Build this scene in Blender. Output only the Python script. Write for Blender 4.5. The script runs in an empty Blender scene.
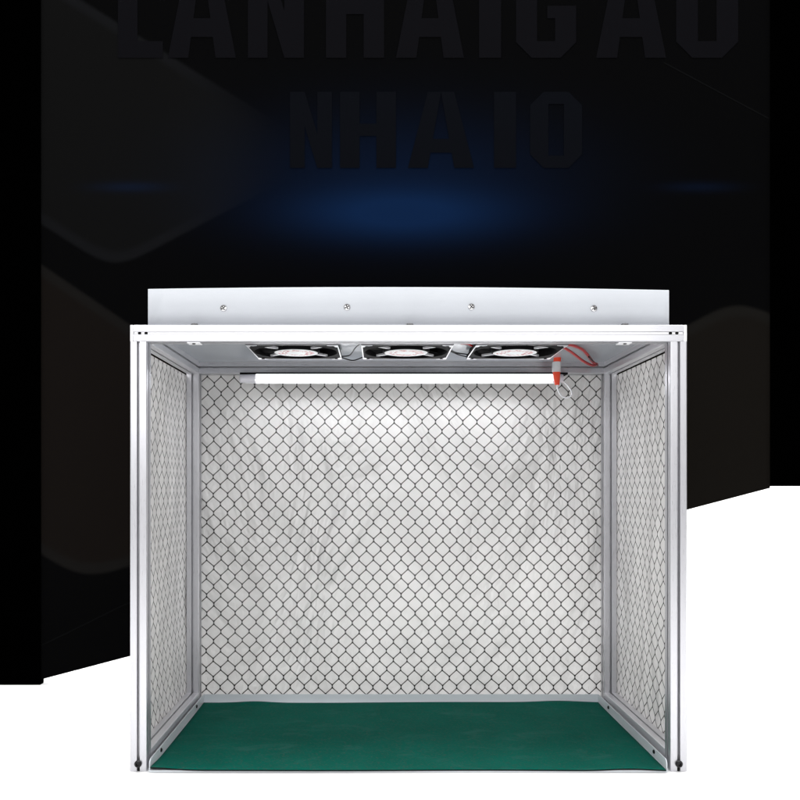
import bpy, bmesh, math, random
from mathutils import Vector, Matrix
random.seed(7)
PI = math.pi
sc = bpy.context.scene
COL = sc.collection

# ------------------------------------------------------------------ sizes (metres)
CAMZ = 0.3463
F = 822.0                       # focal length in pixels of an 800 px frame
XL, XR = -0.2987, 0.3722        # outer sides of the bench
YF, YB = 0.990, 1.302           # front and rear of the bench
H = 0.538                       # top of the frame
S = 0.020                       # slotted profile
XM = (XL + XR) / 2

# ------------------------------------------------------------------ materials
def new_mat(name):
    m = bpy.data.materials.new(name); m.use_nodes = True
    nt = m.node_tree; b = nt.nodes['Principled BSDF']
    return m, nt, b

def N(nt, typ, **kw):
    n = nt.nodes.new(typ)
    for k, v in kw.items(): setattr(n, k, v)
    return n

def simple(name, col, rough=0.5, metal=0.0, spec=0.5, emit=None, estr=0.0, coat=0.0):
    m, nt, b = new_mat(name)
    b.inputs['Base Color'].default_value = (*col, 1)
    b.inputs['Roughness'].default_value = rough
    b.inputs['Metallic'].default_value = metal
    b.inputs['Specular IOR Level'].default_value = spec
    b.inputs['Coat Weight'].default_value = coat
    if emit:
        b.inputs['Emission Color'].default_value = (*emit, 1)
        b.inputs['Emission Strength'].default_value = estr
    return m

def M2(nt, op, a, b=None, clamp=False):
    n = N(nt, 'ShaderNodeMath', operation=op); n.use_clamp = clamp
    for i, v in enumerate((a, b)):
        if v is None: continue
        if isinstance(v, (int, float)): n.inputs[i].default_value = v
        else: nt.links.new(v, n.inputs[i])
    return n.outputs[0]

def noise(nt, coord, scale, detail=3, rough=0.5, stretch=None, dist=0.0):
    if stretch:
        mp = N(nt, 'ShaderNodeMapping'); mp.inputs['Scale'].default_value = stretch
        nt.links.new(coord, mp.inputs['Vector']); coord = mp.outputs[0]
    n = N(nt, 'ShaderNodeTexNoise'); n.inputs['Scale'].default_value = scale
    n.inputs['Detail'].default_value = detail; n.inputs['Roughness'].default_value = rough
    n.inputs['Distortion'].default_value = dist
    nt.links.new(coord, n.inputs['Vector'])
    return n.outputs['Fac']

def ramp(nt, fac, stops):
    r = N(nt, 'ShaderNodeValToRGB'); nt.links.new(fac, r.inputs[0])
    el = r.color_ramp.elements
    while len(el) < len(stops): el.new(0.5)
    for e, (p, c) in zip(el, stops):
        e.position = p; e.color = (*c, 1)
    return r.outputs[0]

def bump(nt, b, height, strength, dist=0.001):
    n = N(nt, 'ShaderNodeBump'); n.inputs['Strength'].default_value = strength
    n.inputs['Distance'].default_value = dist
    nt.links.new(height, n.inputs['Height']); nt.links.new(n.outputs[0], b.inputs['Normal'])

def brushed(name, col, rough, metal, stretch):
    m, nt, b = new_mat(name)
    tc = N(nt, 'ShaderNodeTexCoord')
    f = noise(nt, tc.outputs['Object'], 60, 3, 0.6, stretch)
    c = ramp(nt, f, [(0.3, tuple(x * 0.93 for x in col)), (0.7, col)])
    nt.links.new(c, b.inputs['Base Color'])
    r = M2(nt, 'ADD', M2(nt, 'MULTIPLY', f, 0.18), rough - 0.09)
    nt.links.new(r, b.inputs['Roughness'])
    b.inputs['Metallic'].default_value = metal
    bump(nt, b, f, 0.08, 0.0004)
    return m

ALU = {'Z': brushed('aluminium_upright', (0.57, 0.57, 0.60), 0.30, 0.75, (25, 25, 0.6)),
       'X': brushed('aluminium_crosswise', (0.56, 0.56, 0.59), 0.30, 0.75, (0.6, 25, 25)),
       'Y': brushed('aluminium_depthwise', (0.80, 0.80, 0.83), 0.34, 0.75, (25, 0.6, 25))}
m_slot_strip = simple('white_slot_strip', (0.78, 0.78, 0.80), 0.5)
m_cap = simple('grey_white_end_cap', (0.76, 0.76, 0.78), 0.45)
m_black = simple('black_plastic', (0.006, 0.006, 0.007), 0.45, spec=0.3)
m_hole = simple('dark_hole', (0.01, 0.01, 0.01), 0.8, spec=0.1)
m_bolt = simple('black_oxide_bolt', (0.012, 0.012, 0.013), 0.32, 0.6)
m_dull = simple('dull_steel_bolt', (0.16, 0.14, 0.13), 0.35, 0.8)
m_chrome = simple('chrome_screw', (0.62, 0.62, 0.63), 0.22, 1.0)
m_fan_black = simple('matt_black_fan', (0.003, 0.003, 0.0035), 0.7, spec=0.08)
m_fan_metal = simple('cast_fan_metal', (0.62, 0.62, 0.65), 0.30, 0.35)
m_red = simple('red_wire', (0.42, 0.012, 0.014), 0.38)
m_orange = simple('red_orange_sleeve', (0.74, 0.062, 0.022), 0.42)
m_greyplug = simple('grey_plug', (0.56, 0.57, 0.58), 0.4)
m_whitewire = simple('white_wire', (0.75, 0.75, 0.78), 0.35)
m_tube = simple('lit_tube', (0.9, 0.9, 0.9), 0.4, emit=(0.96, 0.97, 1.0), estr=3.2)
m_tube_lens = simple('lit_tube_lens', (0.9, 0.9, 0.9), 0.4, emit=(0.96, 0.97, 1.0), estr=28)
m_tube_cap = simple('tube_end_plastic', (0.62, 0.61, 0.66), 0.3)
m_whitemetal = simple('white_lamp_channel', (0.75, 0.75, 0.77), 0.4)

# hood paint: pale blue-grey powder coat with faint dust
def paint(name, col, rough):
    m, nt, b = new_mat(name)
    tc = N(nt, 'ShaderNodeTexCoord')
    f = noise(nt, tc.outputs['Object'], 14, 5, 0.6)
    nt.links.new(ramp(nt, f, [(0.3, tuple(x * 0.955 for x in col)), (0.7, col)]), b.inputs['Base Color'])
    b.inputs['Roughness'].default_value = rough
    g = noise(nt, tc.outputs['Object'], 900, 2, 0.5)
    bump(nt, b, g, 0.12, 0.0004)
    return m
m_hood = paint('pale_grey_powder_coat', (0.53, 0.553, 0.59), 0.42)
m_ceil = paint('grey_ceiling_sheet', (0.37, 0.395, 0.43), 0.26)
m_tray = paint('white_grey_tray_sheet', (0.66, 0.70, 0.74), 0.38)

# clear grid film: milky glossy sheet, printed with black wire-like hexagons, slightly wrinkled
def film(name, axis, off=(0, 0), wr=1.0):
    m, nt, b = new_mat(name)
    tc = N(nt, 'ShaderNodeTexCoord'); sx = N(nt, 'ShaderNodeSeparateXYZ')
    nt.links.new(tc.outputs['Object'], sx.inputs[0])
    W, HH, V = 0.022, 0.029, 0.0023
    w0 = noise(nt, tc.outputs['Object'], 9, 2)
    wob = M2(nt, 'MULTIPLY', M2(nt, 'SUBTRACT', w0, 0.5), 0.007)
    u = M2(nt, 'PINGPONG', M2(nt, 'ADD', M2(nt, 'ADD', sx.outputs['X' if axis == 'X' else 'Y'], 5 * W + off[0]), wob), W / 2)
    v = M2(nt, 'PINGPONG', M2(nt, 'ADD', M2(nt, 'ADD', sx.outputs['Z'], 10 * HH + off[1]), wob), HH / 2)
    dx, dy = W / 2, HH / 2 - 2 * V
    L = math.hypot(dx, dy)
    cross = M2(nt, 'ABSOLUTE', M2(nt, 'SUBTRACT', M2(nt, 'MULTIPLY', u, dy / L),
               M2(nt, 'MULTIPLY', M2(nt, 'SUBTRACT', v, V), dx / L)))
    t = 0.00070
    diag = M2(nt, 'LESS_THAN', cross, t)
    va = M2(nt, 'MULTIPLY', M2(nt, 'LESS_THAN', u, t * 1.35), M2(nt, 'LESS_THAN', v, V))
    vb = M2(nt, 'MULTIPLY', M2(nt, 'GREATER_THAN', u, W / 2 - t * 1.35), M2(nt, 'GREATER_THAN', v, HH / 2 - V))
    def dot(cu, cv):
        a = M2(nt, 'ABSOLUTE', M2(nt, 'SUBTRACT', u, cu)); d = M2(nt, 'ABSOLUTE', M2(nt, 'SUBTRACT', v, cv))
        return M2(nt, 'LESS_THAN', M2(nt, 'ADD', a, d), 0.0017)
    dots = M2(nt, 'MAXIMUM', dot(0.0, V), dot(W / 2, HH / 2 - V))
    vert = M2(nt, 'MULTIPLY', M2(nt, 'MAXIMUM', va, vb), 0.75)
    line = M2(nt, 'MAXIMUM', M2(nt, 'MAXIMUM', diag, dots), vert)
    # milky unevenness, with soft vertical crease highlights painted into the base colour
    cl = noise(nt, tc.outputs['Object'], 9, 4, 0.55, (1, 1, 0.3), 1.0)
    base = ramp(nt, cl, [(0.30, (0.83, 0.82, 0.815)), (0.70, (0.91, 0.90, 0.895))])
    mx = N(nt, 'ShaderNodeMix', data_type='RGBA')
    nt.links.new(line, mx.inputs[0]); nt.links.new(base, mx.inputs[6])
    mx.inputs[7].default_value = (0.022, 0.019, 0.017, 1)
    nt.links.new(mx.outputs[2], b.inputs['Base Color'])
    b.inputs['Roughness'].default_value = 0.30
    b.inputs['Specular IOR Level'].default_value = 0.45
    b.inputs['Coat Weight'].default_value = 0.7
    b.inputs['Coat Roughness'].default_value = 0.12
    wv = noise(nt, tc.outputs['Object'], 5.5, 4, 0.5, (1, 1, 0.45), 1.6)
    fold = noise(nt, tc.outputs['Object'], 20, 3, 0.5, (1, 1, 0.5), 0.8)
    h = M2(nt, 'ADD', wv, M2(nt, 'MULTIPLY', fold, 0.16))
    bump(nt, b, h, 1.0 * wr, 0.045)
    # the milky sheet lets studio light through from outside
    tr = N(nt, 'ShaderNodeBsdfTranslucent'); ms = N(nt, 'ShaderNodeMixShader'); ms.inputs[0].default_value = 0.40
    nt.links.new(mx.outputs[2], tr.inputs['Color'])
    nt.links.new(b.outputs[0], ms.inputs[1]); nt.links.new(tr.outputs[0], ms.inputs[2])
    nt.links.new(ms.outputs[0], nt.nodes['Material Output'].inputs['Surface'])
    return m
m_film_rear = film('grid_film_rear', 'X', (0.0, 0.004))
m_film_side = film('grid_film_side', 'Y', (0.004, 0.011), 0.9)

# green rubber mat
def mat_green():
    m, nt, b = new_mat('green_rubber')
    tc = N(nt, 'ShaderNodeTexCoord'); co = tc.outputs['Object']
    f = noise(nt, co, 10, 6, 0.65)
    base = ramp(nt, f, [(0.3, (0.0003, 0.076, 0.055)), (0.7, (0.0006, 0.098, 0.072))])
    s = noise(nt, co, 30, 5, 0.7, (0.55, 1.2, 1), 0.6)
    d = noise(nt, co, 330, 3, 0.7)
    k1 = ramp(nt, s, [(0.54, (0, 0, 0)), (0.70, (0.5, 0.5, 0.5))])
    k2 = ramp(nt, d, [(0.52, (0, 0, 0)), (0.68, (0.6, 0.6, 0.6))])
    mx = N(nt, 'ShaderNodeMix', data_type='RGBA'); mx.blend_type = 'MIX'
    nt.links.new(k1, mx.inputs[0]); nt.links.new(base, mx.inputs[6])
    mx.inputs[7].default_value = (0.036, 0.118, 0.096, 1)
    my = N(nt, 'ShaderNodeMix', data_type='RGBA')
    nt.links.new(k2, my.inputs[0]); nt.links.new(mx.outputs[2], my.inputs[6])
    my.inputs[7].default_value = (0.060, 0.075, 0.062, 1)
    nt.links.new(my.outputs[2], b.inputs['Base Color'])
    b.inputs['Roughness'].default_value = 0.72; b.inputs['Specular IOR Level'].default_value = 0.03
    bump(nt, b, d, 0.2, 0.0006)
    return m
m_mat = mat_green()
m_mat_edge = simple('mat_underlayer', (0.006, 0.010, 0.009), 0.7, spec=0.1)

# fan label: white disc with a ring of blurred red print
def label_mat():
    m, nt, b = new_mat('fan_label_print')
    tc = N(nt, 'ShaderNodeTexCoord'); co = tc.outputs['Object']
    sx = N(nt, 'ShaderNodeSeparateXYZ'); nt.links.new(co, sx.inputs[0])
    r = M2(nt, 'POWER', M2(nt, 'ADD', M2(nt, 'POWER', sx.outputs[0], 2), M2(nt, 'POWER', sx.outputs[1], 2)), 0.5)
    ring = M2(nt, 'LESS_THAN', M2(nt, 'ABSOLUTE', M2(nt, 'SUBTRACT', r, 0.019)), 0.006)
    f = noise(nt, co, 260, 2, 0.5)
    g = M2(nt, 'MULTIPLY', ring, M2(nt, 'GREATER_THAN', f, 0.52))
    mx = N(nt, 'ShaderNodeMix', data_type='RGBA'); nt.links.new(g, mx.inputs[0])
    mx.inputs[6].default_value = (0.62, 0.62, 0.63, 1); mx.inputs[7].default_value = (0.40, 0.06, 0.06, 1)
    nt.links.new(mx.outputs[2], b.inputs['Base Color'])
    b.inputs['Roughness'].default_value = 0.35
    return m
m_label = label_mat()

# ------------------------------------------------------------------ helpers
def tag(o, label=None, cat=None, group=None, kind=None):
    if label: o['label'] = label
    if cat: o['category'] = cat
    if group: o['group'] = group
    if kind: o['kind'] = kind
    return o

def empty(name, loc, parent=None):
    o = bpy.data.objects.new(name, None); COL.objects.link(o)
    o.empty_display_size = 0.02
    o.location = loc
    if parent: o.parent = parent
    return o

def obj(name, bm, mats, parent=None, loc=(0, 0, 0), smooth=False):
    me = bpy.data.meshes.new(name)
    bmesh.ops.recalc_face_normals(bm, faces=bm.faces[:])
    bm.to_mesh(me); bm.free()
    for m in (mats if isinstance(mats, (list, tuple)) else [mats]): me.materials.append(m)
    if smooth:
        for p in me.polygons: p.use_smooth = True
        me.set_sharp_from_angle(angle=math.radians(35))
    o = bpy.data.objects.new(name, me); COL.objects.link(o)
    o.location = loc
    if parent: o.parent = parent
    return o

def box(bm, x0, x1, y0, y1, z0, z1, bev=0.0, mi=0):
    r = bmesh.ops.create_cube(bm, size=1)
    vs = r['verts']
    for v in vs:
        v.co = Vector((x0 + (v.co.x + .5) * (x1 - x0), y0 + (v.co.y + .5) * (y1 - y0), z0 + (v.co.z + .5) * (z1 - z0)))
    fs = list({f for v in vs for f in v.link_faces})
    for f in fs: f.material_index = mi
    if bev:
        es = list({e for v in vs for e in v.link_edges})
        bmesh.ops.bevel(bm, geom=es, offset=bev, segments=2, affect='EDGES', profile=0.6)

def cyl(bm, c, axis, r, h, seg=24, r2=None, mi=0):
    """solid cylinder/cone whose base centre is c, growing along axis"""
    a = Vector(axis).normalized(); q = a.to_track_quat('Z', 'Y').to_matrix().to_4x4()
    mtx = Matrix.Translation(Vector(c) + a * h / 2) @ q
    res = bmesh.ops.create_cone(bm, cap_ends=True, segments=seg, radius1=r, radius2=r if r2 is None else r2, depth=h, matrix=mtx)
    for f in {f for v in res['verts'] for f in v.link_faces}: f.material_index = mi

def extrude_poly(bm, pts, d, mi=0):
    """pts: list of Vector; extruded along vector d"""
    a = [bm.verts.new(p) for p in pts]; b = [bm.verts.new(Vector(p) + Vector(d)) for p in pts]
    n = len(pts)
    f = [bm.faces.new(a), bm.faces.new(b[::-1])]
    for i in range(n): f.append(bm.faces.new((a[i], b[i], b[(i + 1) % n], a[(i + 1) % n])))
    for x in f: x.material_index = mi

def section(hw, sd, r=0.0011):
    """outline of a slotted square profile, centre 0"""
    q = []
    h = S / 2
    one = [(-hw, -h), (-hw, -h + 0.0018), (-0.0046, -h + 0.0018), (-0.0046, -h + 0.0034), (-0.0022, -h + sd), (0.0022, -h + sd), (0.0046, -h + 0.0034), (0.0046, -h + 0.0018), (hw, -h + 0.0018), (hw, -h)]
    for k in range(4):
        ca, sa = math.cos(k * PI / 2), math.sin(k * PI / 2)
        pts = list(one)
        for j in range(5):
            a = -PI / 2 + j / 4 * PI / 2
            pts.append((h - r + r * math.cos(a), -h + r + r * math.sin(a)))
        for x, y in pts: q.append((x * ca - y * sa, x * sa + y * ca))
    return q

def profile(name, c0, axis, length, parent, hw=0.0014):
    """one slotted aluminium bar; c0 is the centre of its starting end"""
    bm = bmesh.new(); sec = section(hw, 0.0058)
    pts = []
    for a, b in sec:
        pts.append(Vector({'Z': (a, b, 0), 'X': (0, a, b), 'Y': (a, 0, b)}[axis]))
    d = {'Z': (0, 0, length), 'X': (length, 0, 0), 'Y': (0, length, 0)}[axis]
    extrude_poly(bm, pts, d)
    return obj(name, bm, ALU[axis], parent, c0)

def tube_path(bm, pts, r, seg=10, mi=0, sub=8):
    """smooth tube through the points (Catmull-Rom)"""
    P = [Vector(p) for p in pts]; P = [2 * P[0] - P[1]] + P + [2 * P[-1] - P[-2]]
    out = []
    for i in range(1, len(P) - 2):
        for j in range(sub):
            t = j / sub
            p0, p1, p2, p3 = P[i - 1], P[i], P[i + 1], P[i + 2]
            out.append(0.5 * ((2 * p1) + (-p0 + p2) * t + (2 * p0 - 5 * p1 + 4 * p2 - p3) * t * t + (-p0 + 3 * p1 - 3 * p2 + p3) * t ** 3))
    out.append(P[-2])
    rings = []
    for i, p in enumerate(out):
        tg = (out[min(i + 1, len(out) - 1)] - out[max(i - 1, 0)]).normalized()
        s = tg.cross(Vector((0.13, 0.3, 0.94))).normalized(); u = tg.cross(s)
        rings.append([bm.verts.new(p + (s * math.cos(2 * PI * k / seg) + u * math.sin(2 * PI * k / seg)) * r) for k in range(seg)])
    for a, b in zip(rings, rings[1:]):
        for k in range(seg):
            f = bm.faces.new((a[k], a[(k + 1) % seg], b[(k + 1) % seg], b[k])); f.material_index = mi; f.smooth = True
    bm.faces.new(rings[0][::-1]).material_index = mi; bm.faces.new(rings[-1]).material_index = mi

def lathe(bm, prof, c, axis='Y', seg=24, mi=0):
    """prof: (radius, height) pairs; height grows along -Y (towards the viewer) or along +axis"""
    rings = []
    for r, h in prof:
        ring = []
        for k in range(seg):
            a = 2 * PI * k / seg
            if axis == 'Y': p = (c[0] + r * math.cos(a), c[1] - h, c[2] + r * math.sin(a))
            elif axis == 'Z': p = (c[0] + r * math.cos(a), c[1] + r * math.sin(a), c[2] + h)
            else: p = (c[0] + h, c[1] + r * math.cos(a), c[2] + r * math.sin(a))
            ring.append(bm.verts.new(p))
        rings.append(ring)
    for a, b in zip(rings, rings[1:]):
        for k in range(seg): bm.faces.new((a[k], a[(k + 1) % seg], b[(k + 1) % seg], b[k])).material_index = mi
    bm.faces.new(rings[0]).material_index = mi; bm.faces.new(rings[-1][::-1]).material_index = mi

# ------------------------------------------------------------------ the setting: white studio sweep
def sweep():
    bm = bmesh.new()
    prof = [(-1.6, 0), (1.9, 0)]
    for j in range(1, 13):
        a = j / 12 * PI / 2
        prof.append((1.9 + 0.7 * math.sin(a), 0.7 - 0.7 * math.cos(a)))
    prof.append((2.6, 2.6))
    x0, x1 = -2.6, 2.6
    L = [bm.verts.new((x0, y, z)) for y, z in prof]; R = [bm.verts.new((x1, y, z)) for y, z in prof]
    for i in range(len(prof) - 1):
        bm.faces.new((L[i], R[i], R[i + 1], L[i + 1])).smooth = True
    m, nt, b = new_mat('white_paper')
    tc = N(nt, 'ShaderNodeTexCoord')
    f = noise(nt, tc.outputs['Object'], 3, 4)
    nt.links.new(ramp(nt, f, [(0.3, (0.86, 0.86, 0.86)), (0.7, (0.89, 0.89, 0.89))]), b.inputs['Base Color'])
    b.inputs['Roughness'].default_value = 0.9; b.inputs['Specular IOR Level'].default_value = 0.1
    o = obj('ground', bm, m, None, smooth=True)
    tag(o, 'seamless white paper sweep under and behind the bench', kind='structure')
    for p in o.data.polygons: p.use_smooth = True
sweep()

# ------------------------------------------------------------------ black printed display board behind the bench
BY = 1.420
bs = BY / F
def bx(px): return (px - 378) * bs
def bz(py): return CAMZ + (484 - py) * bs

def board():
    root = empty('display_board', (bx(400), BY, bz(680)))
    tag(root, 'tall black printed board with a slanted lower edge behind the aluminium bench', 'display board')
    ox, oy, oz = root.location
    def V(px, py, d=0.0): return Vector((bx(px) - ox, -d, bz(py) - oz))
    def flat(name, cols, shapes, d):
        bm = bmesh.new()
        for k, (mi, pts) in enumerate(shapes):
            vs = [bm.verts.new(V(x, y, d + k * 0.00025)) for x, y in pts]
            bm.faces.new(vs).material_index = mi
        bmesh.ops.triangulate(bm, faces=bm.faces[:])
        ob = obj(name, bm, cols, root)
        # all printed faces look towards the viewer
        for p in ob.data.polygons:
            if p.normal.y > 0: p.flip()
        return ob
    # board body with blue bloom printed in its middle
    m, nt, b = new_mat('black_board_print')
    tc = N(nt, 'ShaderNodeTexCoord'); sx = N(nt, 'ShaderNodeSeparateXYZ'); nt.links.new(tc.outputs['Object'], sx.inputs[0])
    def blob(px, py, rx, rz):
        c = V(px, py)
        a = M2(nt, 'POWER', M2(nt, 'DIVIDE', M2(nt, 'ABSOLUTE', M2(nt, 'SUBTRACT', sx.outputs[0], c.x)), rx * bs), 2)
        d = M2(nt, 'POWER', M2(nt, 'DIVIDE', M2(nt, 'ABSOLUTE', M2(nt, 'SUBTRACT', sx.outputs[2], c.z)), rz * bs), 2)
        return M2(nt, 'POWER', 2.718, M2(nt, 'MULTIPLY', M2(nt, 'ADD', a, d), -1.0))
    g = M2(nt, 'ADD', M2(nt, 'ADD', blob(402, 214, 95, 24), M2(nt, 'MULTIPLY', blob(402, 180, 150, 60), 0.30)),
           M2(nt, 'ADD', M2(nt, 'MULTIPLY', blob(130, 187, 34, 5), 0.22), M2(nt, 'MULTIPLY', blob(700, 187, 34, 5), 0.16)))
    PX = M2(nt, 'DIVIDE', sx.outputs[0], bs); PZ = M2(nt, 'DIVIDE', sx.outputs[2], -bs)   # board units, origin at its foot
    def edge(p, q):
        # signed distance from the line p-q, positive to the left of travel (outside)
        (x0, y0), (x1, y1) = p, q; l = math.hypot(x1 - x0, y1 - y0)
        nx, ny = (y1 - y0) / l, -(x1 - x0) / l
        c = nx * (x0 - 400) + ny * (y0 - 680)
        return M2(nt, 'SUBTRACT', M2(nt, 'ADD', M2(nt, 'MULTIPLY', PX, nx), M2(nt, 'MULTIPLY', PZ, ny)), c)
    def shape(edges, k):
        d = edge(*edges[0])
        for e in edges[1:]:
            n = N(nt, 'ShaderNodeMath', operation='SMOOTH_MAX'); nt.links.new(d, n.inputs[0]); nt.links.new(edge(*e), n.inputs[1]); n.inputs[2].default_value = k
            d = n.outputs[0]
        return d
    def step(d, lo, hi):
        n = N(nt, 'ShaderNodeMapRange', interpolation_type='SMOOTHSTEP'); nt.links.new(d, n.inputs[0])
        n.inputs[1].default_value = lo; n.inputs[2].default_value = hi; n.inputs[3].default_value = 1; n.inputs[4].default_value = 0
        return n.outputs[0]
    def mixc(fac, prev, col):
        n = N(nt, 'ShaderNodeMix', data_type='RGBA'); nt.links.new(fac, n.inputs[0])
        if isinstance(prev, tuple): n.inputs[6].default_value = (*prev, 1)
        else: nt.links.new(prev, n.inputs[6])
        n.inputs[7].default_value = (*col, 1)
        return n.outputs[2]
    out = (0.00174, 0.00174, 0.00186)
    for edges, k, body_c, rim_c, fade in (
            ([((80, 0), (272, 120)), ((262, 192), (128, 262)), ((112, 268), (20, 210))], 40, (0.00360, 0.00360, 0.00360), (0.00484, 0.00496, 0.00546), (150, 300)),
            ([((41, 265), (131, 326)), ((190, 546), (84, 580)), ((96, 588), (20, 540))], 40, (0.00546, 0.00446, 0.00397), (0.0062, 0.0058, 0.0055), None),
            ([((640, 352), (730, 303)), ((742, 303), (800, 326)), ((800, 800), (560, 800)), ((560, 800), (560, 300))], 34, (0.00583, 0.00508, 0.00434), (0.0068, 0.0064, 0.0058), None)):
        d = shape(edges, k)
        rim_f = step(d, -2, 3); body_f = step(d, -13, -5)
        if fade:
            ff = step(M2(nt, 'ADD', PX, 400), *fade)
            rim_f = M2(nt, 'MULTIPLY', rim_f, ff); body_f = M2(nt, 'MULTIPLY', body_f, ff)
        out = mixc(rim_f, out, rim_c); out = mixc(body_f, out, body_c)
    out = mixc(g, out, (0.0033, 0.0115, 0.038))
    nt.links.new(out, b.inputs['Base Color'])
    b.inputs['Roughness'].default_value = 0.9; b.inputs['Specular IOR Level'].default_value = 0.0
    def ink(name, c):
        return simple(name, c, 0.9, spec=0.0)
    bm = bmesh.new()
    out = [(41, 679.5), (41, -60), (770, -60), (770, 488)]
    extrude_poly(bm, [V(x, y) for x, y in out], (0, 0.010, 0))
    obj('panel', bm, m, root)
    for pts in ([(-70, 684.3), (-70, -60), (41, -60), (41, 684.3)], [(770, 486.2), (770, -60), (880, -60), (880, 486.2)]):
        bm = bmesh.new(); extrude_poly(bm, [V(x, y, 0.004) for x, y in pts], (0, 0.016, 0))
        obj('side_strip', bm, ink('pure_black_strip', (0.00012, 0.00012, 0.00012)), root)
    # thin printed lines
    rim = ink('print_rim', (0.00322, 0.00329, 0.00347))
    for ln in ([(41, 645), (131, 601), (131, 602.2), (41, 646.2)], [(664, 62), (769, 118), (769, 119.5), (664, 63.5)]):
        flat('line_print', [rim], [(0, ln)], 0.0004)
    # faint giant lettering, heavy condensed capitals
    def glyph(ch, x, y, w, h):
        t = w * 0.35; s = h * 0.16; P = []
        def R(a, b, c, d): P.append([(x + a, y + b), (x + c, y + b), (x + c, y + d), (x + a, y + d)])
        if ch == 'L': R(0, 0, t * 1.25, h); R(t * 1.25, h - s, w, h)
        if ch == 'I': R(0, 0, w, h)
        if ch == 'H': R(0, 0, t, h); R(w - t, 0, w, h); R(t, h * .42, w - t, h * .58)
        if ch == 'N':
            R(0, 0, t, h); R(w - t, 0, w, h)
            P.append([(x + t, y), (x + w - t, y + h * .55), (x + w - t, y + h), (x + t, y + h * .45)])
        if ch == 'A':
            P.append([(x + w * .30, y), (x + w * .5, y), (x + w * .30, y + h), (x, y + h)])
            P.append([(x + w * .5, y), (x + w * .70, y), (x + w, y + h), (x + w * .70, y + h)])
            P.append([(x + w * .376, y + h * .62), (x + w * .624, y + h * .62), (x + w * .66, y + h * .80), (x + w * .34, y + h * .80)])
        if ch in 'OGQ':
            c = w * .26
            P.append([(x, y + c), (x + t, y + c), (x + t, y + h - c), (x, y + h - c)])
            if ch == 'G':
                R(w - t, h * .50, w, h - c); R(w * .52, h * .50, w - t, h * .62); R(w - t, c, w, h * .34)
            else: R(w - t, c, w, h - c)
            P.append([(x, y + c), (x + c, y), (x + w - c, y), (x + w, y + c), (x + w - t, y + c), (x + w - t, y + s), (x + t, y + s), (x + t, y + c)])
            P.append([(x, y + h - c), (x + t, y + h - c), (x + t, y + h - s), (x + w - t, y + h - s), (x + w - t, y + h - c), (x + w, y + h - c), (x + w - c, y + h), (x + c, y + h)])
        return P
    shapes = []
    for ch, x, w in (('L', 118, 45), ('A', 168, 68), ('N', 248, 56), ('H', 326, 58), ('A', 396, 68), ('I', 479, 22), ('G', 516, 60), ('A', 596, 70), ('O', 676, 62)):
        for p in glyph(ch, x, -46, w, 104): shapes.append((0, p))
    for ch, x, w in (('N', 290, 42), ('H', 340, 56), ('A', 408, 66), ('I', 494, 22), ('Q', 530, 52)):
        for p in glyph(ch, x, 92, w, 76): shapes.append((1, p))
    bm = bmesh.new()
    for mi, p in shapes:
        bm.faces.new([bm.verts.new(V(a, c, 0.0008)) for a, c in p]).material_index = mi
    o = obj('lettering', bm, [ink('print_letters', (0.00347, 0.00341, 0.00422)), ink('print_letters_dim', (0.00285, 0.00322, 0.00446))], root)
    for p in o.data.polygons:
        if p.normal.y > 0: p.flip()
board()

# ------------------------------------------------------------------ the clean bench
bench = empty('clean_bench', (XM, (YF + YB) / 2, 0))
tag(bench, 'portable aluminium framed clean bench with grid film walls, three fans and a lit tube', 'workbench')
bench_inv = Vector(bench.location)
def L(x, y, z): return (x - bench_inv.x, y - bench_inv.y, z - bench_inv.z)

hs = S / 2
# uprights
for (x, y) in ((XL + hs, YF + hs), (XR - hs, YF + hs), (XL + hs, YB - 0.002 - hs), (XR - hs, YB - 0.002 - hs)):
    p = profile('post', L(x, y, 0.0), 'Z', H - S, bench, 0.0019)
    if y < 1.1:      # black bolt low in the front slot
        bm = bmesh.new()
        lathe(bm, [(0.0043, -0.001), (0.0043, 0.0022), (0.0036, 0.0031), (0.0022, 0.0031), (0.0020, 0.0012)], (0, -hs, 0.0095), 'Y', 24)
        obj('bolt', bm, m_bolt, p, smooth=True)
        bm = bmesh.new()      # foot plate edge of the slot
        box(bm, -0.0012, 0.0012, -hs + 0.0012, -hs + 0.005, 0.0, 0.004)
        obj('slot_key', bm, m_hole, p)
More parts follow.
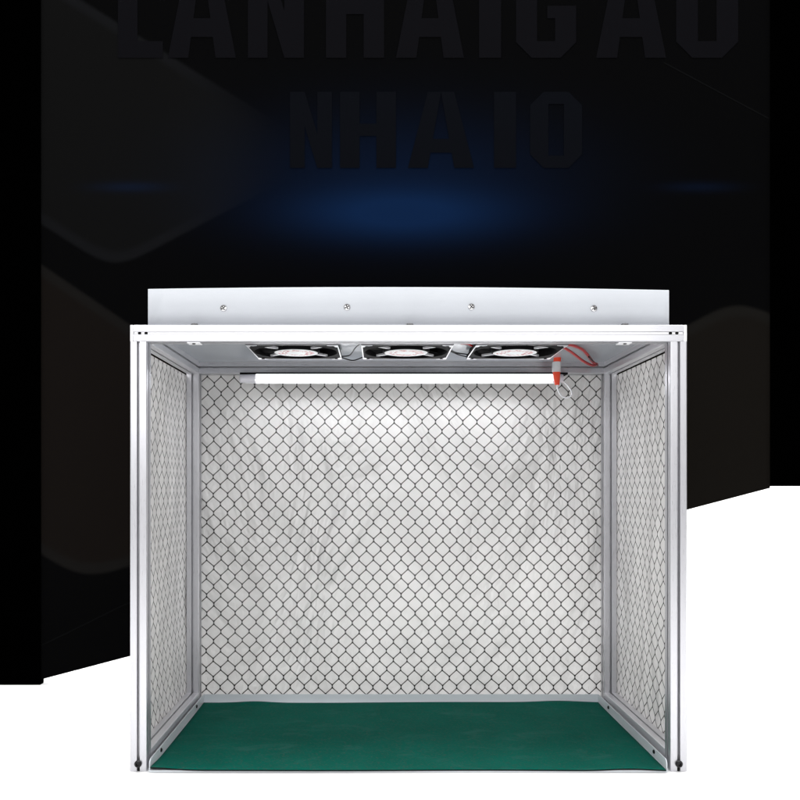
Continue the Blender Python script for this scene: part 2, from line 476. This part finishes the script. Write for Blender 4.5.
# front and rear beams
for y, nm in ((YF + hs, 'f'), (YB - 0.002 - hs, 'r')):
    front = nm == 'f'
    e = 0.0042
    b = profile('top_beam', L(XL + e, y, H - hs), 'X', XR - XL - 2 * e, bench, 0.0018 if front else 0.0013)
    for x0, x1 in ((XL, XL + e - 0.0003), (XR - e + 0.0003, XR)):
        bm = bmesh.new(); box(bm, x0 - bench_inv.x - (XL + e - bench_inv.x), x1 - XL - e, -hs, hs, -hs, hs, 0.0008)
        obj('end_cap', bm, m_cap, b)
    if front:
        bm = bmesh.new(); box(bm, 0.0005, XR - XL - 2 * e - 0.0005, -hs + 0.0006, -hs + 0.004, -0.0013, 0.0013)
        obj('slot_strip', bm, m_slot_strip, b)
        for X in (-0.2872, -0.2794, 0.3523, 0.3601):
            bm = bmesh.new(); cyl(bm, (X - XL - e, -hs + 0.002, 0), (0, -1, 0), 0.0020, 0.0019, 16)
            obj('screw_hole', bm, m_hole, b)
        # dome bolts on top of the beam, their heads just showing over its edge
        for X in (-0.2228, 0.0387, 0.3000):
            bm = bmesh.new(); lathe(bm, [(0.0048, 0), (0.0048, 0.0012), (0.0038, 0.0026), (0.0018, 0.0031)], (X - XL - e, -0.001, hs + 0.0003), 'Z', 24)
            obj('bolt', bm, m_bolt, b, smooth=True)
        # nut plates in the lower slot
        for X in (-0.2230, 0.2990):
            bm = bmesh.new(); box(bm, X - XL - e - 0.008, X - XL - e + 0.008, -0.007, 0.007, -hs - 0.0014, -hs - 0.0001, 0.0004)
            cyl(bm, (X - XL - e, -0.0045, -hs - 0.0012), (0, 0, -1), 0.0020, 0.0012, 12, mi=1)
            obj('nut_plate', bm, [m_cap, m_hole], b)
# side rails, top and bottom
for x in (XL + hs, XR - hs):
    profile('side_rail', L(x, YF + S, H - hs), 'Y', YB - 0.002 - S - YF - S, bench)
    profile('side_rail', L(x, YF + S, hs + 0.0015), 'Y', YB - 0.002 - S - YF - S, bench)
    # small corner brackets inside the top corners
    sgn = 1 if x < 0 else -1

# film walls (thin plastic sheets pinned on the outer faces of the frame)
def sheet(name, p0, du, dv, nu, nv, thick, amp, mat, seed, nrm):
    rnd = random.Random(seed)
    ph = [(rnd.uniform(0, 6.28), rnd.uniform(0, 6.28)) for _ in range(4)]
    bm = bmesh.new(); g = []
    for i in range(nu + 1):
        row = []
        for j in range(nv + 1):
            u, v = i / nu, j / nv
            edge = min(1, min(u, 1 - u, v, 1 - v) * 8)
            w = sum(math.sin(ph[k][0] + (k + 1.3) * 4.1 * u + ph[k][1] * v * 2) for k in range(4)) / 4
            row.append(bm.verts.new(Vector(p0) + Vector(du) * u + Vector(dv) * v + Vector(nrm) * amp * edge * (w - 1)))
        g.append(row)
    for i in range(nu):
        for j in range(nv): bm.faces.new((g[i][j], g[i + 1][j], g[i + 1][j + 1], g[i][j + 1])).smooth = True
    o = obj(name, bm, mat, bench)
    for p in o.data.polygons: p.use_smooth = True
    md = o.modifiers.new('thickness', 'SOLIDIFY'); md.thickness = thick; md.offset = 0
    return o
sheet('rear_film', L(XL + 0.002, YB, 0.004), (XR - XL - 0.004, 0, 0), (0, 0, H - 0.008), 80, 60, 0.0006, 0.0022, m_film_rear, 3, (0, -1, 0))
o = sheet('side_film', L(XL - 0.0006, YF + 0.004, 0.004), (0, YB - YF - 0.010, 0), (0, 0, H - 0.026), 50, 60, 0.0006, 0.0016, m_film_side, 5, (1, 0, 0))
o = sheet('side_film', L(XR + 0.0006, YF + 0.004, 0.004), (0, YB - YF - 0.010, 0), (0, 0, H - 0.026), 50, 60, 0.0006, 0.0016, m_film_side, 8, (-1, 0, 0))

# hood on top: folded sheet-metal box with a gently crowned top, open underneath
def hood():
    x0, x1, y0, y1, z0 = -0.2826, 0.3576, 1.010, 1.292, H + 0.0002
    zt = 0.5862
    bm = bmesh.new(); n = 32
    def top(u): return zt + 0.0030 * (1 - (2 * u - 1) ** 2) - 0.0014 * u
    t = 0.0012
    rows = []
    for i in range(n + 1):
        u = i / n; x = x0 + (x1 - x0) * u; z = top(u)
        rows.append([bm.verts.new(L(x, yy, zz)) for yy, zz in ((y0, z0), (y0, z - 0.0015), (y0 + 0.0004, z - 0.0005), (y0 + 0.0014, z), (y1 - 0.0014, z), (y1, z - 0.0014), (y1, z0))])
    for a, b in zip(rows, rows[1:]):
        for k in range(6): bm.faces.new((a[k], b[k], b[k + 1], a[k + 1]))
    bm.faces.new(rows[0]); bm.faces.new(rows[-1][::-1])
    h = obj('hood', bm, m_hood, bench, smooth=True)
    md = h.modifiers.new('sheet', 'SOLIDIFY'); md.thickness = t; md.offset = -1
    for px, py in ((223.3, 308), (347, 307), (471.5, 306.6), (594.2, 308.2)):
        X = (px - 378) * 1.008 / F; Z = CAMZ + (484 - py) * 1.008 / F
        bm = bmesh.new(); c = L(X, y0, Z)
        lathe(bm, [(0.0043, -0.0008), (0.0043, 0.0005), (0.0037, 0.0015), (0.0022, 0.0021), (0.0012, 0.0022)], c, 'Y', 24)
        a = random.uniform(0.2, 1.3)
        for k in range(2):
            ca, sa = math.cos(a + k * PI / 2), math.sin(a + k * PI / 2)
            q = [Vector((c[0] + ca * s * 0.0028 - sa * w * 0.0006, c[1] - 0.0024, c[2] + sa * s * 0.0028 + ca * w * 0.0006)) for s, w in ((-1, -1), (1, -1), (1, 1), (-1, 1))]
            extrude_poly(bm, q, (0, 0.0012, 0), 1)
        obj('screw', bm, [m_chrome, m_hole], h, smooth=True)
    return h
hood()

# ceiling sheet with three square openings for the fans
FX = (-0.1118, 0.0382, 0.1870); FY0, FY1 = 1.064, 1.184; FZ = 0.5262; FS = 0.120
bm = bmesh.new()
xs = [XL + S]
for c in FX: xs += [c - 0.0575, c + 0.0575]
xs.append(XR - S)
ys = [YF + S, FY0 + 0.0025, FY1 - 0.0025, YB - 0.002 - S]
zc = 0.5365
for i in range(len(xs) - 1):
    for j in range(3):
        if j == 1 and i in (1, 3, 5): continue
        box(bm, xs[i] - bench_inv.x, xs[i + 1] - bench_inv.x, ys[j] - bench_inv.y, ys[j + 1] - bench_inv.y, zc, zc + 0.0012)
bmesh.ops.remove_doubles(bm, verts=bm.verts[:], dist=1e-6)
seen = {}
for f in bm.faces[:]:
    k = tuple(sorted(v.index for v in f.verts))
bm.verts.index_update()
for f in bm.faces: seen.setdefault(tuple(sorted(v.index for v in f.verts)), []).append(f)
bmesh.ops.delete(bm, geom=[f for fs in seen.values() if len(fs) > 1 for f in fs], context='FACES')
obj('ceiling_sheet', bm, m_ceil, bench)

# fans
def make_fan():
    root = empty('fan', (0, 0, 0), bench)
    hf = FS / 2; R = 0.0562; D = 0.0105
    # cast square frame: flange with round opening, side walls, duct
    bm = bmesh.new(); n = 96
    def sq(a):
        c, s = math.cos(a), math.sin(a); k = hf / max(abs(c), abs(s)); return c * k, s * k
    angs = [2 * PI * i / n + PI / 4 for i in range(n)]
    def ring(f, z): return [bm.verts.new((*f(a), z)) for a in angs]
    circ = lambda a: (R * math.cos(a), R * math.sin(a))
    o0 = ring(sq, 0); i0 = ring(circ, 0); i1 = ring(lambda a: (0.0552 * math.cos(a), 0.0552 * math.sin(a)), 0.018)
    o1 = ring(sq, 0.0045)
    rim = ring(lambda a: tuple(c * (hf - 0.0016) / hf for c in sq(a)), 0)
    for k in range(n):
        j = (k + 1) % n
        bm.faces.new((o0[k], o0[j], rim[j], rim[k])).material_index = 0
        bm.faces.new((rim[k], rim[j], i0[j], i0[k])).material_index = 1
        bm.faces.new((o0[k], o1[k], o1[j], o0[j])).material_index = 1
        bm.faces.new((i0[k], i0[j], i1[j], i1[k])).material_index = 1
        bm.faces.new((o1[k], i0[k], i0[j], o1[j])).material_index = 1
    for sx_ in (-1, 1):
        for sy_ in (-1, 1):
            q = [(0.0595, 0.0595), (0.0595, 0.0455), (0.0570, 0.0455), (0.0545, 0.0500), (0.0500, 0.0545), (0.0455, 0.0570), (0.0455, 0.0595)]
            extrude_poly(bm, [Vector((sx_ * a, sy_ * b_, -0.0006)) for a, b_ in q], (0, 0, 0.0005), 0)
            cyl(bm, (sx_ * 0.0525, sy_ * 0.0525, -0.0010), (0, 0, 1), 0.0024, 0.003, 14, mi=1)
    obj('fan_frame', bm, [m_fan_metal, m_fan_black], root)
    bm = bmesh.new(); cyl(bm, (0, 0, 0.018), (0, 0, 1), 0.0551, 0.002, 64)
    obj('back_plate', bm, m_fan_black, root)
    bm = bmesh.new(); lathe(bm, [(0.0320, 0.016), (0.0320, 0.0004), (0.0314, -0.0004), (0.030, -0.0004)], (0, 0, 0), 'Z', 48)
    obj('hub', bm, m_fan_black, root, smooth=True)
    bm = bmesh.new(); cyl(bm, (0, 0, -0.0005), (0, 0, -1), 0.0295, 0.0004, 48)
    obj('hub_label', bm, m_label, root)
    bm = bmesh.new()
    for k in range(7):
        a0 = 2 * PI * k / 7; rows = []
        for i in range(6):
            t = i / 5; r = 0.0326 + 0.022 * t
            a = a0 + 0.25 * t; w = 0.30 + 0.05 * t
            rows.append([bm.verts.new((r * math.cos(a + s * w), r * math.sin(a + s * w), 0.0095 + s * 0.0052)) for s in (-1, -0.33, 0.33, 1)])
        for p, q in zip(rows, rows[1:]):
            for m in range(3): bm.faces.new((p[m], p[m + 1], q[m + 1], q[m])).smooth = True
    ob = obj('blades', bm, m_fan_black, root)
    md = ob.modifiers.new('thick', 'SOLIDIFY'); md.thickness = 0.0012
    for k in range(4):
        a = PI / 4 + k * PI / 2
        d = Vector((math.cos(a), math.sin(a), 0)); s = Vector((-d.y, d.x, 0))
        bm = bmesh.new()
        p0, p1 = d * 0.0322 + Vector((0, 0, 0.0008)), d * 0.0622 + Vector((0, 0, 0.0008))
        extrude_poly(bm, [p0 - s * .0015, p0 + s * .0015, p1 + s * .0013, p1 - s * .0013], (0, 0, 0.0028))
        obj('strut', bm, m_fan_metal, root)
    return root
def copy_tree(o, parent):
    c = o.copy(); COL.objects.link(c); c.parent = parent
    for ch in [x for x in bpy.data.objects if x.parent == o]: copy_tree(ch, c)
    return c
fan0 = make_fan()
fans = [fan0] + [copy_tree(fan0, bench) for _ in range(2)]
for f, x in zip(fans, FX):
    f.location = L(x, (FY0 + FY1) / 2, FZ)
fans[1].rotation_euler.z = PI / 2

# fan leads (thin black wires between the fans) and red supply wires
def wire(name, pts, r, mat, sub=8):
    bm = bmesh.new(); tube_path(bm, [L(*p) for p in pts], r, 8, sub=sub)
    return obj(name, bm, mat, bench)
wire('fan_lead', [(-0.0515, 1.175, 0.5285), (-0.040, 1.165, 0.529), (-0.030, 1.12, 0.5325), (-0.0215, 1.085, 0.533)], 0.0009, m_black)
wire('fan_lead', [(-0.0518, 1.178, 0.5275), (-0.036, 1.182, 0.524), (-0.0205, 1.172, 0.5275)], 0.0009, m_black)
wire('fan_lead', [(0.0985, 1.12, 0.530), (0.108, 1.14, 0.5285), (0.128, 1.160, 0.529)], 0.0009, m_black)
wire('fan_lead', [(0.0985, 1.13, 0.5295), (0.112, 1.15, 0.5275), (0.1275, 1.170, 0.527)], 0.0009, m_black)
wire('supply_wire', [(0.110, 1.09, 0.5325), (0.119, 1.095, 0.533), (0.127, 1.105, 0.5315)], 0.0013, m_red)
wire('supply_wire', [(0.246, 1.085, 0.530), (0.262, 1.105, 0.5325), (0.288, 1.15, 0.5328), (0.317, 1.215, 0.5275), (0.336, 1.262, 0.5300)], 0.0021, m_red)
wire('supply_wire', [(0.246, 1.09, 0.5275), (0.265, 1.125, 0.5265), (0.296, 1.185, 0.5235), (0.320, 1.228, 0.5235), (0.335, 1.258, 0.5290)], 0.0019, m_red)
wire('supply_wire', [(0.300, 1.17, 0.5275), (0.318, 1.215, 0.5270), (0.338, 1.264, 0.5285)], 0.0011, m_black)

# tube light under the rear beam
lamp = empty('light_tube', L(0.04, 1.257, 0.5165), bench)
def LL(x, y, z): return (x - 0.04, y - 1.268, z - 0.518)
bm = bmesh.new(); a = LL(-0.2115, 1.2685, 0.5158); b = LL(0.2905, 1.295, 0.5185)
box(bm, a[0], b[0], a[1], b[1], a[2], b[2]); box(bm, a[0] + 0.02, b[0] - 0.02, b[1] - 0.004, b[1] + 0.006, b[2] + 0.0001, b[2] + 0.0014); obj('shadow_gap_base', bm, m_fan_black, lamp)  # lamp base, made black to stand in for the gap shadow under the beam
bm = bmesh.new()   # white back channel that keeps the light off the sheet just behind
a = LL(-0.204, 1.2735, 0.5022); b = LL(0.274, 1.2765, 0.5157)
box(bm, a[0], b[0], a[1], b[1], a[2], b[2], 0.0006); obj('housing', bm, m_whitemetal, lamp)
bm = bmesh.new()
r = 0.0050; c = LL(-0.186, 1.2655, 0.5104)
cyl(bm, c, (1, 0, 0), r, 0.452, 28)
bm.normal_update()
for f in bm.faces:
    if f.normal.z < -0.55: f.material_index = 1      # the lens sends most of its light straight down
obj('diffuser', bm, [m_tube, m_tube_lens], lamp, smooth=True)
for x0, d in ((-0.2105, 0.0245), (0.266, 0.016)):
    bm = bmesh.new(); c = LL(x0, 1.2655, 0.5085)
    lathe(bm, [(0.0054, 0), (0.0064, 0.0012), (0.0069, d - 0.001), (0.0064, d)], c, 'X', 28)
    obj('end_cap', bm, m_tube_cap, lamp, smooth=True)

# red plug hanging behind the third fan and its white lead
cx, cy = 0.2700, 1.238
def plug():
    root = empty('cable_plug', L(cx, cy, 0.52), bench)
    def flat_taper(name, pts, mat, th):
        bm = bmesh.new(); prev = None; rings = []
        for x, z, w in pts:
            ring = []
            for k in range(16):
                an = 2 * PI * k / 16
                ring.append(bm.verts.new((x + w * math.cos(an), th * math.sin(an), z)))
            rings.append(ring)
        for p, q in zip(rings, rings[1:]):
            for k in range(16): bm.faces.new((p[k], p[(k + 1) % 16], q[(k + 1) % 16], q[k]))
        bm.faces.new(rings[0]); bm.faces.new(rings[-1][::-1])
        return obj(name, bm, mat, root, smooth=True)
    flat_taper('sleeve', [(0.0006, 0.0300, 0.0058), (0.0003, 0.018, 0.0056), (-0.0003, 0.0095, 0.0056)], m_orange, 0.0036)
    flat_taper('connector', [(-0.0006, 0.0103, 0.0058), (-0.001, 0.0092, 0.0066), (-0.0012, -0.0040, 0.0066), (-0.0012, -0.0050, 0.0058)], m_greyplug, 0.0044)
    flat_taper('sleeve', [(-0.0012, -0.0045, 0.0057), (-0.0008, -0.0120, 0.0052), (-0.0002, -0.0245, 0.0034)], m_orange, 0.0032)
    bm = bmesh.new()
    tube_path(bm, [(0.0, 0, -0.0235), (0.0006, 0, -0.031), (0.0060, 0.001, -0.0405), (0.0145, 0.001, -0.0440), (0.0215, 0.002, -0.0400), (0.0215, 0.004, -0.0320), (0.0140, 0.008, -0.0210), (0.0085, 0.014, -0.0165), (0.004, 0.024, -0.0125)], 0.0013, 10)
    obj('lead', bm, m_whitewire, root)
plug()

# tray with turned-up lips
TX0, TX1, TY0, TY1 = -0.2750, 0.3475, 0.9865, 1.2955
def tray():
    bm = bmesh.new(); t = 0.0012
    box(bm, TX0 - bench_inv.x, TX1 - bench_inv.x, TY0 - bench_inv.y, TY1 - bench_inv.y, 0.0002, 0.0028, 0.0004)
    zl = 0.0152
    for X, sg in ((TX0, 1), (TX1, -1)):
        pts = [(TY0 + 0.0006, 0.0029), (TY0 + 0.0006, zl - 0.006)]
        for j in range(7):
            an = PI - j / 6 * PI / 2
            pts.append((TY0 + 0.0066 + 0.006 * math.cos(an), zl - 0.006 + 0.006 * math.sin(an)))
        pts += [(TY1 - 0.0004, zl), (TY1 - 0.0004, 0.0029)]
        x = X - bench_inv.x
        extrude_poly(bm, [Vector((x, y - bench_inv.y, z)) for y, z in pts], (sg * t, 0, 0))
    box(bm, TX0 + t + 0.0001 - bench_inv.x, TX1 - t - 0.0001 - bench_inv.x, TY1 - t - bench_inv.y, TY1 - bench_inv.y, 0.0029, zl)
    o = obj('tray', bm, m_tray, bench)
    for X, Y, sg in ((TX0 + t, 1.2396, 1), (TX0 + t, 1.0368, 1), (TX1 - t, 1.234, -1), (TX1 - t, 1.0305, -1)):
        bm = bmesh.new(); x, y, z = L(X, Y, 0.0108)
        lathe(bm, [(0.0026, -0.0003), (0.0026, 0.0008), (0.0018, 0.0016), (0.0008, 0.0018)] if sg > 0 else [(0.0026, 0.0003), (0.0026, -0.0008), (0.0018, -0.0016), (0.0008, -0.0018)], (x, y, z), 'X', 18)
        obj('screw', bm, m_bolt, o, smooth=True)
tray()

# ------------------------------------------------------------------ green mat lying in the tray
def mat():
    x0, x1, y0, y1 = TX0 + 0.0020, TX1 - 0.0022, 0.9850, 1.2915
    cx, cy = (x0 + x1) / 2, (y0 + y1) / 2
    nu, nv = 110, 56
    bm = bmesh.new(); g = []
    rnd = random.Random(4)
    for i in range(nu + 1):
        row = []
        for j in range(nv + 1):
            u, v = i / nu, j / nv
            x = x0 + (x1 - x0) * u; y = y0 + (y1 - y0) * v
            z = 0.0034 + 0.00035 * (1 + math.sin(9 * u + 2.1 * v) * math.cos(5 * v + 3 * u))
            z += 0.0032 * math.exp(-((u / 0.055) ** 2)) * math.exp(-(v / 0.10) ** 2)       # front left corner lifts
            z += 0.0020 * math.exp(-((u - 0.93) / 0.05) ** 2) * math.exp(-(v / 0.08) ** 2)   # small ripple front right
            z += 0.0022 * (math.exp(-((u - 0.13) / 0.05) ** 2) + math.exp(-((u - 0.9) / 0.07) ** 2)) * math.exp(-((1 - v) / 0.05) ** 2)
            y += -0.0008 * math.sin(7 * u) * (1 - v)
            y -= 0.0035 * max(0, v - 0.9) * 10 * (0.5 + 0.5 * math.sin(5 * u + 1))
            row.append(bm.verts.new((x - cx, y - cy, z)))
        g.append(row)
    for i in range(nu):
        for j in range(nv): bm.faces.new((g[i][j], g[i + 1][j], g[i + 1][j + 1], g[i][j + 1])).smooth = True
    # thickness down to a dark under-layer
    geo = bmesh.ops.extrude_face_region(bm, geom=bm.faces[:])
    top = {v for row in g for v in row}
    low = [e for e in geo['geom'] if isinstance(e, bmesh.types.BMVert)]
    for v in low: v.co.z -= 0.0016
    lowset = set(low)
    for f in bm.faces:
        if any(v in lowset for v in f.verts): f.material_index = 1; f.smooth = False
    o = obj('work_mat', bm, [m_mat, m_mat_edge], None, (cx, cy, 0))
    tag(o, 'dark green rubber mat lying flat in the white tray of the bench', 'mat')
mat()

# ------------------------------------------------------------------ lamps
def area(name, loc, target, sx_, sy_, power, col=(1, 1, 1)):
    l = bpy.data.lights.new(name, 'AREA'); l.shape = 'RECTANGLE'; l.size = sx_; l.size_y = sy_
    l.energy = power; l.color = col
    o = bpy.data.objects.new(name, l); COL.objects.link(o); o.location = loc
    o.rotation_euler = (Vector(target) - Vector(loc)).to_track_quat('-Z', 'Y').to_euler()
    return o
area('overhead_softbox', (0.05, 1.62, 2.5), (0.05, 1.6201, 0), 3.4, 2.2, 225)
area('front_softbox', (-0.1, -0.75, 1.0), (0.04, 1.1, 0.34), 2.2, 1.0, 22.5)

w = bpy.data.worlds.new('World'); sc.world = w; w.use_nodes = True
w.node_tree.nodes['Background'].inputs[0].default_value = (1.0, 0.98, 0.97, 1)
w.node_tree.nodes['Background'].inputs[1].default_value = 0.34

# ------------------------------------------------------------------ camera
cd = bpy.data.cameras.new('camera'); cam = bpy.data.objects.new('camera', cd); COL.objects.link(cam)
cam.location = (0, 0, CAMZ); cam.rotation_euler = (PI / 2, 0, 0)
cd.sensor_width = 36; cd.lens = 36 * F / 800
cd.shift_x = (400 - 378) / 800; cd.shift_y = (484 - 400) / 800
cd.clip_start = 0.01; cd.clip_end = 100
sc.camera = cam

sc.view_settings.view_transform = 'Standard'; sc.view_settings.look = 'None'
sc.view_settings.exposure = 0; sc.view_settings.gamma = 1
sc.cycles.use_denoising = True
sc.cycles.max_bounces = 8
